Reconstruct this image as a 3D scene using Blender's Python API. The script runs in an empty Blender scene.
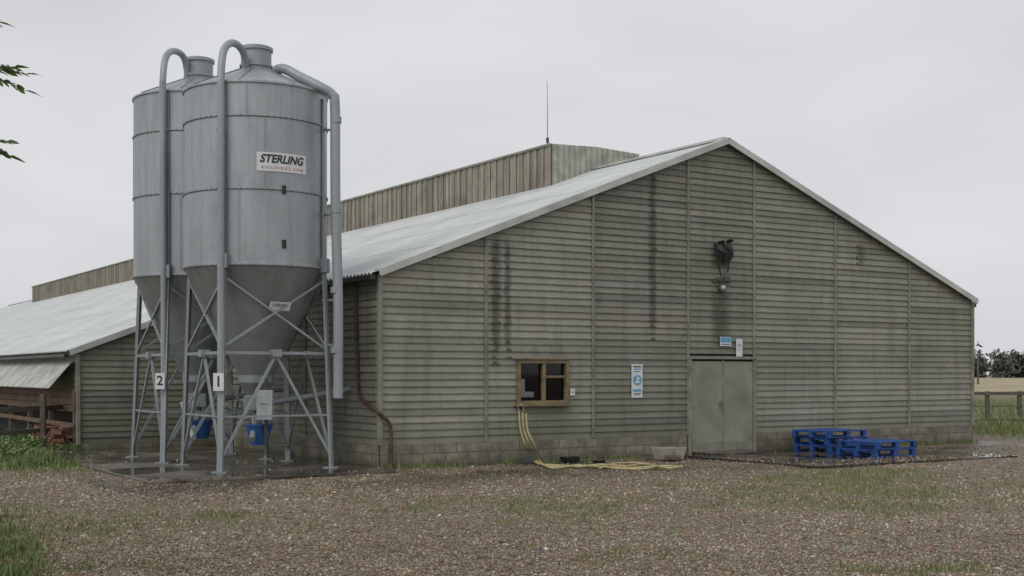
import bpy, math, random
import numpy as np
from mathutils import Vector, Matrix
random.seed(7); rng=np.random.default_rng(7)
F=1250.0; H=1.65; HY=374.0
TH=math.radians(32.5); CU,SU=math.cos(TH),math.sin(TH)
C0=(-2.29,21.7); W=15.87; EH=3.4; SL=0.384; AP=EH+SL*W/2; LEN=75.0
scene=bpy.context.scene

def gp(x,y,z=0.0):
    d=(H-z)*F/(y-HY); return Vector(((x-512)/F*d,d,z))
def pt(x,y,d): return Vector(((x-512)/F*d,d,H-(y-HY)*d/F))
def fx(x):
    k=(x-512)/F; return (k*C0[1]-C0[0])/(CU-SU*k)
def fz(x,y):
    d=C0[1]+SU*fx(x); return H-(y-HY)*d/F
def wld(a,b,z=0): return Vector((C0[0]+a*CU-b*SU,C0[1]+a*SU+b*CU,z))

# ---------------- materials ----------------
class N:
    def __init__(s,name):
        s.m=bpy.data.materials.new(name); s.m.use_nodes=True; s.t=s.m.node_tree
        s.b=s.t.nodes['Principled BSDF']
    def n(s,ty,**k):
        a=s.t.nodes.new(ty)
        for q,v in k.items():
            if hasattr(a,q): setattr(a,q,v)
            else: a.inputs[q.replace('_',' ')].default_value=v
        return a
    def l(s,a,b): s.t.links.new(a,b)
    def noise(s,vec,scale,detail=4,rough=.6):
        a=s.n('ShaderNodeTexNoise'); a.inputs['Scale'].default_value=scale; a.inputs['Detail'].default_value=detail; a.inputs['Roughness'].default_value=rough
        if vec: s.l(vec,a.inputs['Vector'])
        return a.outputs['Fac']
    def math(s,op,*v):
        m=s.n('ShaderNodeMath',operation=op)
        for i,q in enumerate(v):
            if hasattr(q,'is_linked'): s.l(q,m.inputs[i])
            else: m.inputs[i].default_value=q
        return m.outputs[0]
    def ramp(s,fac,stops):
        r=s.n('ShaderNodeValToRGB'); e=r.color_ramp.elements
        while len(e)<len(stops): e.new(.5)
        for i,(p,c) in enumerate(stops):
            e[i].position=p; e[i].color=(c,c,c,1) if not hasattr(c,'__len__') else (*c[:3],1)
        s.l(fac,r.inputs['Fac']); return r.outputs['Color']
    def mix(s,fac,a,b,mode='MIX'):
        m=s.n('ShaderNodeMix'); m.data_type='RGBA'; m.blend_type=mode
        for v,i in ((fac,0),(a,6),(b,7)):
            if hasattr(v,'is_linked'): s.l(v,m.inputs[i])
            elif i==0: m.inputs[0].default_value=v
            else: m.inputs[i].default_value=(*v[:3],1)
        return m.outputs[2]
    def mapv(s,out,sc,loc=(0,0,0)):
        m=s.n('ShaderNodeMapping'); m.inputs['Scale'].default_value=sc; m.inputs['Location'].default_value=loc; s.l(out,m.inputs['Vector']); return m.outputs[0]
    def tc(s,o='Object'): return s.n('ShaderNodeTexCoord').outputs[o]
    def bump(s,h,st=.3,d=.01):
        b=s.n('ShaderNodeBump'); b.inputs['Strength'].default_value=st; b.inputs['Distance'].default_value=d; s.l(h,b.inputs['Height']); s.l(b.outputs[0],s.b.inputs['Normal'])
    def attr(s,nm): a=s.n('ShaderNodeAttribute'); a.attribute_name=nm; return a.outputs['Color']
def simple(name,c,rough=.6,metal=0,var=.25,sc=6,bump=.1):
    k=N(name); o=k.tc(); f=k.noise(o,sc,6)
    lo=tuple(v*(1-var) for v in c); hi=tuple(min(1,v*(1+var)) for v in c)
    k.l(k.ramp(f,[(.3,lo),(.7,hi)]),k.b.inputs['Base Color'])
    k.l(k.ramp(k.noise(o,sc*2.3,3),[(.2,max(0,rough-.12)),(.8,min(1,rough+.12))]),k.b.inputs['Roughness'])
    k.b.inputs['Metallic'].default_value=metal
    if bump: k.bump(k.noise(o,sc*8,4),bump,.01)
    return k.m

# (x centre, half width, z bottom, z top) of the run-off streaks on the gable
STREAKS=[(fx(495),.15,fz(495,362),fz(495,236)),(fx(507),.11,fz(507,352),fz(507,240)),(fx(652),.14,fz(652,340),fz(652,170)),(fx(720),.34,fz(720,356),fz(720,288)),(fx(860),.18,fz(860,275),fz(860,244))]
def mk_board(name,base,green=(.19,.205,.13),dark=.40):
    k=N(name); uv=k.tc('UV'); at=k.attr('Col'); o=k.tc()
    g=k.noise(k.mapv(uv,(1.2,9,1)),3,6,.7)
    col=k.ramp(g,[(.25,tuple(v*.66 for v in base)),(.5,base),(.78,tuple(v*1.28 for v in base))])
    big=k.noise(o,.45,5,.65)
    col=k.mix(k.ramp(big,[(.40,0),(.66,.65)]),col,green)
    tall=k.noise(k.mapv(o,(3.5,3.5,.30)),1.0,5,.65)
    col=k.mix(k.ramp(tall,[(.50,0),(.74,.55)]),col,tuple(v*.42 for v in base))
    blot=k.noise(o,2.6,6,.75)
    col=k.mix(k.ramp(blot,[(.52,0),(.70,.45)]),col,tuple(v*.45 for v in base))
    so=k.n('ShaderNodeSeparateXYZ'); k.l(o,so.inputs[0])
    # run-off streaks
    tot=None; wob=k.noise(k.mapv(o,(2,2,5)),2.0,5,.7)
    xw=k.math('MULTIPLY_ADD',wob,.22,so.outputs['X'])
    for (xc,hw,zb_,zt_) in STREAKS:
        dx=k.math('ABSOLUTE',k.math('SUBTRACT',xw,xc+.11)); mx=k.math('SUBTRACT',1.0,k.math('DIVIDE',dx,hw)); mx=k.math('MAXIMUM',mx,0.0)
        za=k.math('MULTIPLY',k.math('SUBTRACT',so.outputs['Z'],zb_),2.5); zc=k.math('MULTIPLY',k.math('SUBTRACT',zt_+.1,so.outputs['Z']),4.0)
        zz=k.math('MINIMUM',k.math('MAXIMUM',k.math('MINIMUM',za,zc),0.0),1.0)
        mm=k.math('MULTIPLY',mx,zz); tot=mm if tot is None else k.math('MAXIMUM',tot,mm)
    front=k.math('LESS_THAN',k.math('ABSOLUTE',so.outputs['Y']),.2)
    tot=k.math('MULTIPLY',k.math('MULTIPLY',tot,front),k.math('MULTIPLY_ADD',k.noise(k.mapv(o,(9,9,7)),1.6,5,.7),2.2,-.2))
    col=k.mix(k.ramp(tot,[(.08,0),(.65,.8)]),col,(.075,.07,.055))
    lowm=k.math('MULTIPLY_ADD',k.noise(o,1.3,5),.9,so.outputs['Z'])
    lo_=k.math('MULTIPLY',lowm,.5)
    col=k.mix(k.ramp(lo_,[(.35,.6),(.62,0)]),col,(.10,.105,.065))
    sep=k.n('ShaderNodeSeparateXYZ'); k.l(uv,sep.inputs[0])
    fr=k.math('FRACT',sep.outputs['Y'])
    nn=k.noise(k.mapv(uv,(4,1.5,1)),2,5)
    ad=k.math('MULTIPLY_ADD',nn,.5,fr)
    col=k.mix(k.ramp(ad,[(.22,.9),(.42,0)]),col,tuple(v*dark for v in base))  # lap shade painted into the colour, with grime, along each board's lower edge
    col=k.mix(1.0,col,at,'MULTIPLY')
    k.l(col,k.b.inputs['Base Color']); k.l(k.ramp(big,[(.3,.5),(.7,.8)]),k.b.inputs['Roughness'])
    k.bump(k.noise(k.mapv(uv,(2,24,1)),4,5),.35,.01)
    return k.m
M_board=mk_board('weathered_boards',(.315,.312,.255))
def mk_vent():
    k=N('ridge_vent_boards'); uv=k.tc('UV')
    g=k.noise(k.mapv(uv,(10,.6,1)),2,6,.7)
    col=k.ramp(g,[(.3,(.15,.13,.10)),(.5,(.30,.275,.215)),(.72,(.44,.415,.35))])
    bl=k.noise(k.tc(),1.4,5,.7); col=k.mix(k.ramp(bl,[(.48,0),(.7,.6)]),col,(.12,.11,.085))
    col=k.mix(1.0,col,k.attr('Col'),'MULTIPLY')
    k.l(col,k.b.inputs['Base Color']); k.b.inputs['Roughness'].default_value=.8
    return k.m
M_vent=mk_vent()
M_batten=simple('batten_wood',(.24,.235,.19),.8,0,.35,3)
M_door=simple('door_paint',(.25,.25,.19),.6,0,.28,1.6,.15)
M_trim=simple('verge_trim',(.48,.50,.47),.6,0,.25,1.5)
M_black=simple('black_plastic',(.02,.02,.02),.4,0,.3)
M_rub=simple('grey_rubber',(.08,.08,.075),.7)
M_white=simple('white_plastic',(.70,.72,.73),.4,0,.08)
M_offw=simple('grey_box_plastic',(.45,.48,.49),.45,0,.15)
M_blue=simple('blue_paint',(.02,.075,.27),.55,0,.55,5,.3)
M_bluebag=simple('blue_plastic',(.03,.11,.32),.4,0,.25)
M_signb=simple('sign_blue',(.12,.36,.56),.4,0,.08)
M_signd=simple('sign_print',(.03,.03,.035),.5,0,.05)
M_signo=simple('sign_orange',(.55,.20,.08),.5,0,.05)
M_yel=simple('hose_yellow',(.50,.43,.22),.5,0,.25,8)
M_rust=simple('rusty_pipe',(.09,.05,.038),.7,0,.5,12)
M_winw=simple('window_timber',(.21,.16,.09),.6,0,.4,5)
M_brownb=simple('brown_boards',(.17,.115,.08),.8,0,.4,4)
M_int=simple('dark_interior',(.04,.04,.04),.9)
M_brick=simple('red_bricks',(.27,.13,.085),.9,0,.4,9)
M_fence=simple('old_fence_wood',(.11,.10,.08),.85,0,.3,6)
M_bark=simple('bark',(.10,.085,.06),.9,0,.4,12,.6)

def mk_galv(name,base,metal=.5,rough=.45,streak=.5):
    k=N(name); o=k.tc()
    v=k.n('ShaderNodeTexVoronoi'); v.inputs['Scale'].default_value=30; k.l(o,v.inputs['Vector'])
    f=k.noise(k.mapv(o,(2,2,.6)),1.1,6,.65)
    col=k.ramp(f,[(.3,tuple(q*.78 for q in base)),(.7,tuple(min(1,q*1.12) for q in base))])
    col=k.mix(.06,col,v.outputs['Color'],'OVERLAY')
    dr=k.noise(k.mapv(o,(9,9,.35)),1.0,6,.75)
    col=k.mix(k.ramp(dr,[(.50,0),(.74,streak)]),col,tuple(q*.5 for q in base))
    k.l(col,k.b.inputs['Base Color']); k.b.inputs['Metallic'].default_value=metal
    k.l(k.ramp(f,[(.2,rough-.06),(.8,rough+.14)]),k.b.inputs['Roughness'])
    k.bump(k.noise(k.mapv(o,(1,1,1.6)),2.2,3),.25,.02)
    return k.m
M_galv=mk_galv('galvanised_steel',(.39,.42,.435))
M_galvd=mk_galv('galvanised_frame',(.33,.36,.37),.4,.5)
M_galvl=mk_galv('grey_pipe',(.33,.36,.38),.2,.45)

def mk_roof():
    k=N('fibre_cement_roof'); o=k.tc()
    f=k.noise(o,.6,6,.65)
    col=k.ramp(f,[(.3,(.46,.48,.47)),(.55,(.58,.60,.59)),(.75,(.66,.68,.67))])
    g=k.noise(o,3.5,6,.75)
    col=k.mix(k.ramp(g,[(.55,0),(.75,.6)]),col,(.25,.26,.23))
    st=k.noise(k.mapv(o,(.4,7,.4)),1.5,4)
    col=k.mix(k.ramp(st,[(.5,0),(.8,.5)]),col,(.33,.34,.32))
    k.l(col,k.b.inputs['Base Color']); k.b.inputs['Roughness'].default_value=.6
    return k.m
M_roof=mk_roof()
def mk_block():
    k=N('concrete_blockwork'); uv=k.tc('UV')
    b=k.n('ShaderNodeTexBrick'); k.l(uv,b.inputs['Vector'])
    b.inputs['Color1'].default_value=(.25,.225,.17,1); b.inputs['Color2'].default_value=(.35,.315,.25,1); b.inputs['Mortar'].default_value=(.13,.12,.10,1)
    b.inputs['Scale'].default_value=1; b.inputs['Brick Width'].default_value=.45; b.inputs['Row Height'].default_value=.215; b.inputs['Mortar Size'].default_value=.010
    n=k.noise(k.tc(),2.2,6,.7)
    col=k.mix(k.ramp(n,[(.38,.8),(.66,0)]),b.outputs['Color'],(.10,.095,.07))
    s=k.n('ShaderNodeSeparateXYZ'); k.l(k.tc(),s.inputs[0])
    col=k.mix(k.ramp(k.math('MULTIPLY_ADD',n,.3,s.outputs['Z']),[(.15,.75),(.33,0)]),col,(.07,.07,.045))
    k.l(col,k.b.inputs['Base Color']); k.b.inputs['Roughness'].default_value=.75
    k.bump(k.noise(k.tc(),40,4),.4,.01); return k.m
M_block=mk_block()
def mk_conc(name,lo,hi,wlo,whi):
    k=N(name); o=k.tc(); n=k.noise(o,1.1,6,.6)
    col=k.ramp(n,[(.35,lo),(.65,hi)])
    w=k.ramp(k.noise(o,.7,4),[(wlo,1),(whi,0)])
    col=k.mix(w,col,tuple(v*.55 for v in lo))
    k.l(col,k.b.inputs['Base Color'])
    k.l(k.ramp(w,[(0,.5),(1,.03)]),k.b.inputs['Roughness'])
    b=k.n('ShaderNodeBump'); b.inputs['Distance'].default_value=.01; k.l(k.noise(o,22,4),b.inputs['Height']); k.l(k.ramp(w,[(0,.25),(1,.0)]),b.inputs['Strength']); k.l(b.outputs[0],k.b.inputs['Normal']); return k.m
M_conc=mk_conc('wet_concrete',(.08,.07,.055),(.18,.155,.125),.44,.58)
M_apron=mk_conc('puddled_concrete',(.08,.07,.052),(.16,.14,.11),.52,.64)
def mk_attr(name,rough=.8,trans=0):
    k=N(name); a=k.attr('Col'); k.l(a,k.b.inputs['Base Color']); k.b.inputs['Roughness'].default_value=rough
    if trans:
        t=k.n('ShaderNodeBsdfTranslucent'); k.l(k.mix(1.0,a,(1.6,1.7,.9),'MULTIPLY'),t.inputs[0]); m=k.n('ShaderNodeMixShader'); m.inputs[0].default_value=trans
        k.l(k.b.outputs[0],m.inputs[1]); k.l(t.outputs[0],m.inputs[2]); k.l(m.outputs[0],k.t.nodes['Material Output'].inputs['Surface'])
    return k.m
M_peb=mk_attr('pebbles',.5); M_leaf=mk_attr('leaves',.5); M_leaft=mk_attr('ash_leaves',.45,.4); M_gr=mk_attr('grass_blades',.6)
M_stain=simple('dirt_stain',(.085,.08,.06),.85,0,.45,20)
def mk_glass():
    k=N('window_glass'); t=k.n('ShaderNodeBsdfTransparent'); g=k.n('ShaderNodeBsdfGlossy'); g.inputs['Roughness'].default_value=.03
    f=k.n('ShaderNodeFresnel'); f.inputs[0].default_value=1.5
    m=k.n('ShaderNodeMixShader'); k.l(f.outputs[0],m.inputs[0]); k.l(t.outputs[0],m.inputs[1]); k.l(g.outputs[0],m.inputs[2])
    k.l(m.outputs[0],k.t.nodes['Material Output'].inputs['Surface']); return k.m
M_glass=mk_glass()

# ---------------- mesh builder ----------------
class B:
    def __init__(s): s.v=[]; s.f=[]; s.uv=[]; s.c=[]
    def face(s,pts,uv=None,col=None):
        i=len(s.v); s.v+= [tuple(p) for p in pts]; s.f.append(list(range(i,i+len(pts))))
        s.uv.append(uv or [(0,0)]*len(pts)); s.c.append(col or (1,1,1))
    def raw(s,vs,fs,col=None):
        i=len(s.v); s.v+=[tuple(p) for p in vs]
        for f in fs: s.f.append([i+q for q in f]); s.uv.append([(0,0)]*len(f)); s.c.append(col or (1,1,1))
    def box(s,c,d,R=None,col=None):
        x,y,z=[q/2 for q in d]; R=R or Matrix.Identity(3); c=Vector(c)
        vs=[c+R@Vector((a*x,b*y,e*z)) for a in(-1,1) for b in(-1,1) for e in(-1,1)]
        s.raw(vs,[(0,1,3,2),(4,6,7,5),(0,4,5,1),(2,3,7,6),(0,2,6,4),(1,5,7,3)],col)
    def beam(s,a,b,w,h,up=Vector((0,0,1)),col=None):
        a,b=Vector(a),Vector(b); d=(b-a); L=d.length; d.normalize()
        x=d.cross(up)
        if x.length<1e-4: x=d.cross(Vector((0,1,0)))
        x.normalize(); z=x.cross(d); R=Matrix((x,d,z)).transposed()
        s.box((a+b)/2,(w,L,h),R,col)
    def tube(s,path,r,n=10,caps=True,col=None):
        path=[Vector(p) for p in path]; m=len(path); rr=r if hasattr(r,'__len__') else [r]*m
        t0=(path[1]-path[0]).normalized(); nx=t0.cross(Vector((0,0,1)))
        if nx.length<1e-3: nx=t0.cross(Vector((0,1,0)))
        nx.normalize(); vs=[]
        for i,p in enumerate(path):
            t=(path[min(i+1,m-1)]-path[max(i-1,0)]).normalized()
            nx=(nx-t*nx.dot(t)).normalized(); ny=t.cross(nx)
            for j in range(n):
                a=2*math.pi*j/n; vs.append(p+(nx*math.cos(a)+ny*math.sin(a))*rr[i])
        fs=[(i*n+j,i*n+(j+1)%n,(i+1)*n+(j+1)%n,(i+1)*n+j) for i in range(m-1) for j in range(n)]
        if caps: fs+= [tuple(range(n))[::-1],tuple((m-1)*n+j for j in range(n))]
        s.raw(vs,fs,col)
    def lathe(s,prof,n=64,c=(0,0)):
        vs=[(c[0]+r*math.cos(2*math.pi*j/n),c[1]+r*math.sin(2*math.pi*j/n),z) for r,z in prof for j in range(n)]
        s.raw(vs,[(i*n+j,i*n+(j+1)%n,(i+1)*n+(j+1)%n,(i+1)*n+j) for i in range(len(prof)-1) for j in range(n)])
    def obj(s,name,mat,parent=None,smooth=False,bevel=0):
        me=bpy.data.meshes.new(name); me.from_pydata(s.v,[],s.f)
        uv=me.uv_layers.new(name='UVMap'); uv.data.foreach_set('uv',np.array([q for f in s.uv for p in f for q in p],dtype=np.float32))
        ca=me.color_attributes.new('Col','FLOAT_COLOR','CORNER')
        ca.data.foreach_set('color',np.array([q for f,c in zip(s.f,s.c) for _ in f for q in (*c,1)],dtype=np.float32))
        me.materials.append(mat); o=bpy.data.objects.new(name,me); scene.collection.objects.link(o)
        if parent: o.parent=parent
        if smooth:
            me.shade_smooth()
            try: me.set_sharp_from_angle(angle=math.radians(40))
            except Exception: pass
        if bevel:
            b=o.modifiers.new('bevel','BEVEL'); b.width=bevel; b.segments=2; b.limit_method='ANGLE'
        return o
def arrmesh(name,v,f,cols,mat,parent=None):
    me=bpy.data.meshes.new(name); nv=len(v); nf,k=f.shape
    me.vertices.add(nv); me.vertices.foreach_set('co',v.astype(np.float32).ravel())
    me.loops.add(nf*k); me.loops.foreach_set('vertex_index',f.astype(np.int32).ravel())
    me.polygons.add(nf); me.polygons.foreach_set('loop_start',(np.arange(nf)*k).astype(np.int32))
    me.update(calc_edges=True); me.validate()
    ca=me.color_attributes.new('Col','FLOAT_COLOR','POINT'); c4=np.ones((nv,4),np.float32); c4[:,:3]=cols; ca.data.foreach_set('color',c4.ravel())
    me.materials.append(mat); o=bpy.data.objects.new(name,me); scene.collection.objects.link(o)
    if parent: o.parent=parent
    return o
def empty(name,l=(0,0,0),rz=0):
    e=bpy.data.objects.new(name,None); e.location=l; e.rotation_euler=(0,0,rz); scene.collection.objects.link(e); return e
def spline(pts,n=8):
    P=[Vector(p) for p in pts]; out=[]
    for i in range(len(P)-1):
        a,b,c,d=P[max(i-1,0)],P[i],P[i+1],P[min(i+2,len(P)-1)]
        for j in range(n):
            t=j/n; out.append(.5*((2*b)+(c-a)*t+(2*a-5*b+4*c-d)*t*t+(3*b-a-3*c+d)*t**3))
    out.append(P[-1]); return out
def textmesh(txt,size,align='CENTER',bold=0):
    cu=bpy.data.curves.new('t','FONT'); cu.body=txt; cu.size=size; cu.align_x=align; cu.align_y='CENTER'; cu.offset=bold
    cu.resolution_u=3
    o=bpy.data.objects.new('t',cu); scene.collection.objects.link(o)
    dg=bpy.context.evaluated_depsgraph_get(); me=o.evaluated_get(dg).to_mesh()
    vs=[v.co.copy() for v in me.vertices]; fs=[tuple(p.vertices) for p in me.polygons]
    o.evaluated_get(dg).to_mesh_clear(); bpy.data.objects.remove(o); return vs,fs

# ---------------- noise ----------------
_lat=np.random.default_rng(3).random((256,256))
def vn(x,y):
    xi=np.floor(x).astype(int); yi=np.floor(y).astype(int); fx_=x-xi; fy_=y-yi
    fx_=fx_*fx_*(3-2*fx_); fy_=fy_*fy_*(3-2*fy_); g=lambda a,b:_lat[a%256,b%256]
    return (g(xi,yi)*(1-fx_)+g(xi+1,yi)*fx_)*(1-fy_)+(g(xi,yi+1)*(1-fx_)+g(xi+1,yi+1)*fx_)*fy_
def fbm(x,y,o=5):
    s=0;a=.5;t=0
    for i in range(o): s=s+a*vn(x*2**i+17*i,y*2**i+31*i); t+=a; a*=.6
    return s/t
GA=[(40,452,75,13,1.1),(-20,560,75,45,1.1),(90,520,130,14,.50),(520,508,150,13,.40),(900,492,190,20,.66),(1020,425,50,14,1.3),(940,572,120,10,.6),(830,476,90,9,.35),(700,545,170,22,.22),(300,512,130,12,.28)]
def grass(X,Y):
    Yc=np.maximum(Y,3); px=512+F*X/Yc; py=HY+H*F/Yc
    g=np.zeros_like(X)
    for cx,cy,rx,ry,a in GA: g+=a*np.exp(-((px-cx)/rx)**2-((py-cy)/ry)**2)
    n=fbm(X*.9,Y*.9)*.5+fbm(X*3.6+9,Y*3.6)*.5
    v=g+(n-.5)*2.6-.20
    v=np.where(Y>34,1.0,v)
    return np.clip(v*1.5,0,1)

# ---------------- ground ----------------
def axis(lo,hi,st,far):
    a=list(np.arange(lo,hi,st)); s=st
    while a[-1]<far: s*=1.25; a.append(a[-1]+s)
    s=st
    while a[0]>-far: s*=1.25; a.insert(0,a[0]-s)
    return np.array(a)
xs=axis(-13,15,.11,2500); ys=axis(8.5,30,.11,2500)
GX,GY=np.meshgrid(xs,ys); gx=GX.ravel(); gy=GY.ravel()
near=((np.abs(gx)<40)&(gy<60)&(gy>-10))
hgt=lambda X,Y:(fbm(X*.5,Y*.5,3)-.5)*.05+(fbm(X*4,Y*4,3)-.5)*.03-.012
gz=np.where(near,hgt(gx,gy),-.02)
nx_=len(xs); ny_=len(ys); I=np.arange(nx_*ny_).reshape(ny_,nx_)
gf=np.stack([I[:-1,:-1].ravel(),I[:-1,1:].ravel(),I[1:,1:].ravel(),I[1:,:-1].ravel()],1)
gm=grass(gx,gy)
LA=lambda X,Y:((X-C0[0])*CU+(Y-C0[1])*SU, -(X-C0[0])*SU+(Y-C0[1])*CU)
def wetness(X,Y):
    a,b=LA(X,Y); return np.clip(1.1-np.abs(b+1.0)/2.8,0,1)*(a>-5)*(a<W+1)*np.clip((fbm(X*.9+40,Y*.9+11)-.33)*3.5,0,1)
cols=np.stack([gm,wetness(gx,gy),np.zeros_like(gm)],1)
def mk_ground():
    k=N('gravel_and_grass'); o=k.tc(); at=k.attr('Col'); sp=k.n('ShaderNodeSeparateColor'); k.l(at,sp.inputs[0])
    v=k.n('ShaderNodeTexVoronoi'); v.inputs['Scale'].default_value=27; k.l(o,v.inputs['Vector'])
    s2=k.n('ShaderNodeSeparateColor'); k.l(v.outputs['Color'],s2.inputs[0])
    c=k.ramp(s2.outputs[0],[(0,(.12,.095,.065)),(.3,(.25,.195,.135)),(.55,(.33,.275,.20)),(.8,(.21,.14,.085)),(1,(.46,.41,.33))])
    c=k.mix(k.ramp(v.outputs['Distance'],[(.35,0),(.75,.75)]),c,(.07,.055,.038))
    n=k.noise(o,.8,6,.65)
    c=k.mix(k.ramp(n,[(.4,0),(.7,.6)]),c,(.16,.13,.09))
    c=k.mix(sp.outputs[1],c,(.06,.05,.036))
    g=k.ramp(k.noise(o,9,6,.7),[(.3,(.08,.09,.035)),(.6,(.15,.165,.065)),(.8,(.23,.21,.11))])
    fac=k.math('MULTIPLY',sp.outputs[0],k.ramp(k.noise(o,14,4),[(.3,.35),(.6,.9)]))
    k.l(k.mix(fac,c,g),k.b.inputs['Base Color']); k.l(k.ramp(sp.outputs[1],[(0,.75),(1,.2)]),k.b.inputs['Roughness'])
    k.bump(k.ramp(v.outputs['Distance'],[(0,1),(.7,0)]),.7,.02); return k.m
arrmesh('ground',np.stack([gx,gy,gz],1),gf,cols,mk_ground())

AX0,AX1,AY0=6.6,12.2,-3.9
def barnarea(X,Y):
    a,b=LA(X,Y); return ((a>-.05)&(a<W+.05)&(b>-.06))|((a>-3.2)&(b>7.95))
def blocked(X,Y):
    a,b=LA(X,Y); r=barnarea(X,Y)
    j=(fbm(X*1.7+5,Y*1.7,4)-.5)*.9
    r|=((a>-4.25+j)&(a<0)&(b>-.9+j)&(b<7.7+j))
    q=(fbm(X*.8+5,Y*.8+2,4)-.5)
    r|=((a>AX0+.6+q*3)&(a<AX1-.7-q*3)&(b>AY0+1.1+q*4)&(b>AY0+.1)&(b<0))
    return r
def padz(X,Y):
    a,b=LA(X,Y)
    z=hgt(X,Y); z=np.where((a>-4.25)&(a<0)&(b>-.9)&(b<7.7),.045,z); z=np.where((a>AX0)&(a<AX1)&(b>AY0)&(b<0),.022,z); return z
n=120000
Yp=1/(rng.random(n)*(1/9.3-1/29)+1/29); Xp=(rng.random(n)-.5)*1.0*Yp
keep=(~blocked(Xp,Yp)|(rng.random(n)<.02))&(rng.random(n)>grass(Xp,Yp)*.8)&~barnarea(Xp,Yp)
Xp=Xp[keep];Yp=Yp[keep];n=len(Xp)
base=np.array([[1,0,0],[-.5,.87,0],[-.5,-.87,0],[0,0,.7],[0,0,-.5]])
fb=np.array([[0,1,3],[1,2,3],[2,0,3],[1,0,4],[2,1,4],[0,2,4]])
sz=rng.uniform(.008,.022,n)*(1+.3*(Yp>16)); sz=np.where(rng.random(n)<.04,sz*1.7,sz); ang=rng.random(n)*6.28; el=rng.uniform(.6,1.2,(n,3))
P=base[None]*el[:,None,:]+rng.normal(0,.15,(n,5,3)); P=P*sz[:,None,None]
c,s_=np.cos(ang)[:,None],np.sin(ang)[:,None]
Q=np.stack([P[:,:,0]*c-P[:,:,1]*s_+Xp[:,None],P[:,:,0]*s_+P[:,:,1]*c+Yp[:,None],P[:,:,2]+.004+padz(Xp,Yp)[:,None]],2)
pal=np.array([[.31,.24,.165],[.22,.15,.09],[.41,.355,.27],[.13,.11,.085],[.56,.52,.45],[.32,.17,.095],[.29,.28,.25],[.22,.185,.13]])
pc=pal[rng.choice(8,n,p=[.22,.14,.17,.12,.06,.09,.08,.12])]*rng.uniform(.8,1.2,(n,1))*(.70+.60*fbm(Xp*.8+3,Yp*.8,4))[:,None]*(1-.55*wetness(Xp,Yp))[:,None]
arrmesh('gravel',Q.reshape(-1,3),(fb[None]+np.arange(n)[:,None,None]*5).reshape(-1,3),np.repeat(pc,5,0),M_peb)
def blades(name,X,Y,h,wd,colA,colB,z0=-.01):
    n=len(X); a=rng.random(n)*6.28; ln=rng.uniform(.15,.7,n)*h; b=rng.random(n)*6.28
    dx,dy=np.cos(a)*wd/2,np.sin(a)*wd/2; z=np.full(n,z0)
    p0=np.stack([X-dx,Y-dy,z],1); p1=np.stack([X+dx,Y+dy,z],1)
    mx,my=X+np.cos(b)*ln*.35,Y+np.sin(b)*ln*.35
    p2=np.stack([mx+dx*.7,my+dy*.7,h*.6],1); p3=np.stack([mx-dx*.7,my-dy*.7,h*.6],1)
    p4=np.stack([X+np.cos(b)*ln,Y+np.sin(b)*ln,h],1)
    V=np.stack([p0,p1,p2,p3,p4],1).reshape(-1,3)
    f=(np.array([[0,1,2],[0,2,3],[3,2,4]])[None]+np.arange(n)[:,None,None]*5).reshape(-1,3)
    t=rng.random((n,1)); cc=np.array(colA)*(1-t)+np.array(colB)*t; cc=cc*rng.uniform(.7,1.2,(n,1))
    arrmesh(name,V,f,np.repeat(cc,5,0),M_gr)
n=220000
Yp=1/(rng.random(n)*(1/9.3-1/50)+1/50); Xp=(rng.random(n)-.5)*1.0*Yp
keep=~blocked(Xp,Yp)&(rng.random(n)<grass(Xp,Yp)**1.6*.65); Xp=Xp[keep];Yp=Yp[keep]
blades('grass',Xp,Yp,rng.uniform(.015,.045,len(Xp))*(1+(Yp>20)*.5),.009+.0004*Yp,(.14,.175,.055),(.27,.265,.13))
def patch(cx,cy,rx,ry,n):
    px=rng.normal(cx,rx,n); py=np.clip(rng.normal(cy,ry,n),425,640); Y=H*F/(py-HY); X=(px-512)/F*Y
    k=~blocked(X,Y); return X[k],Y[k]
X1,Y1=patch(38,454,34,7,15000)
hh=np.clip(fbm(X1*1.6,Y1*1.6,3)*1.6-.35,.15,1)
blades('weeds',X1,Y1,rng.uniform(.08,.36,len(X1))*hh,.018,(.11,.17,.045),(.23,.28,.10))
X1,Y1=patch(-30,555,32,22,11000); hh=np.clip(fbm(X1*2.5,Y1*2.5,3)*2-.5,.1,1)
blades('weeds',X1,Y1,rng.uniform(.04,.18,len(X1))*hh,.012,(.09,.14,.04),(.21,.25,.09))
X1,Y1=patch(1005,424,20,5,7000); blades('weeds',X1,Y1,rng.uniform(.05,.25,len(X1)),.02,(.12,.17,.05),(.24,.27,.11))
n=2600; a=rng.uniform(-.1,W,n); a=a[(fbm(a*1.3,a*0+3,4)>.47)&((a<6.5)|(a>12.2))]; b_=-rng.random(len(a))**2*.35-.07
X1=C0[0]+a*CU-b_*SU; Y1=C0[1]+a*SU+b_*CU; blades('weeds',X1,Y1,rng.uniform(.03,.14,len(X1)),.014,(.10,.15,.04),(.22,.24,.10))
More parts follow.
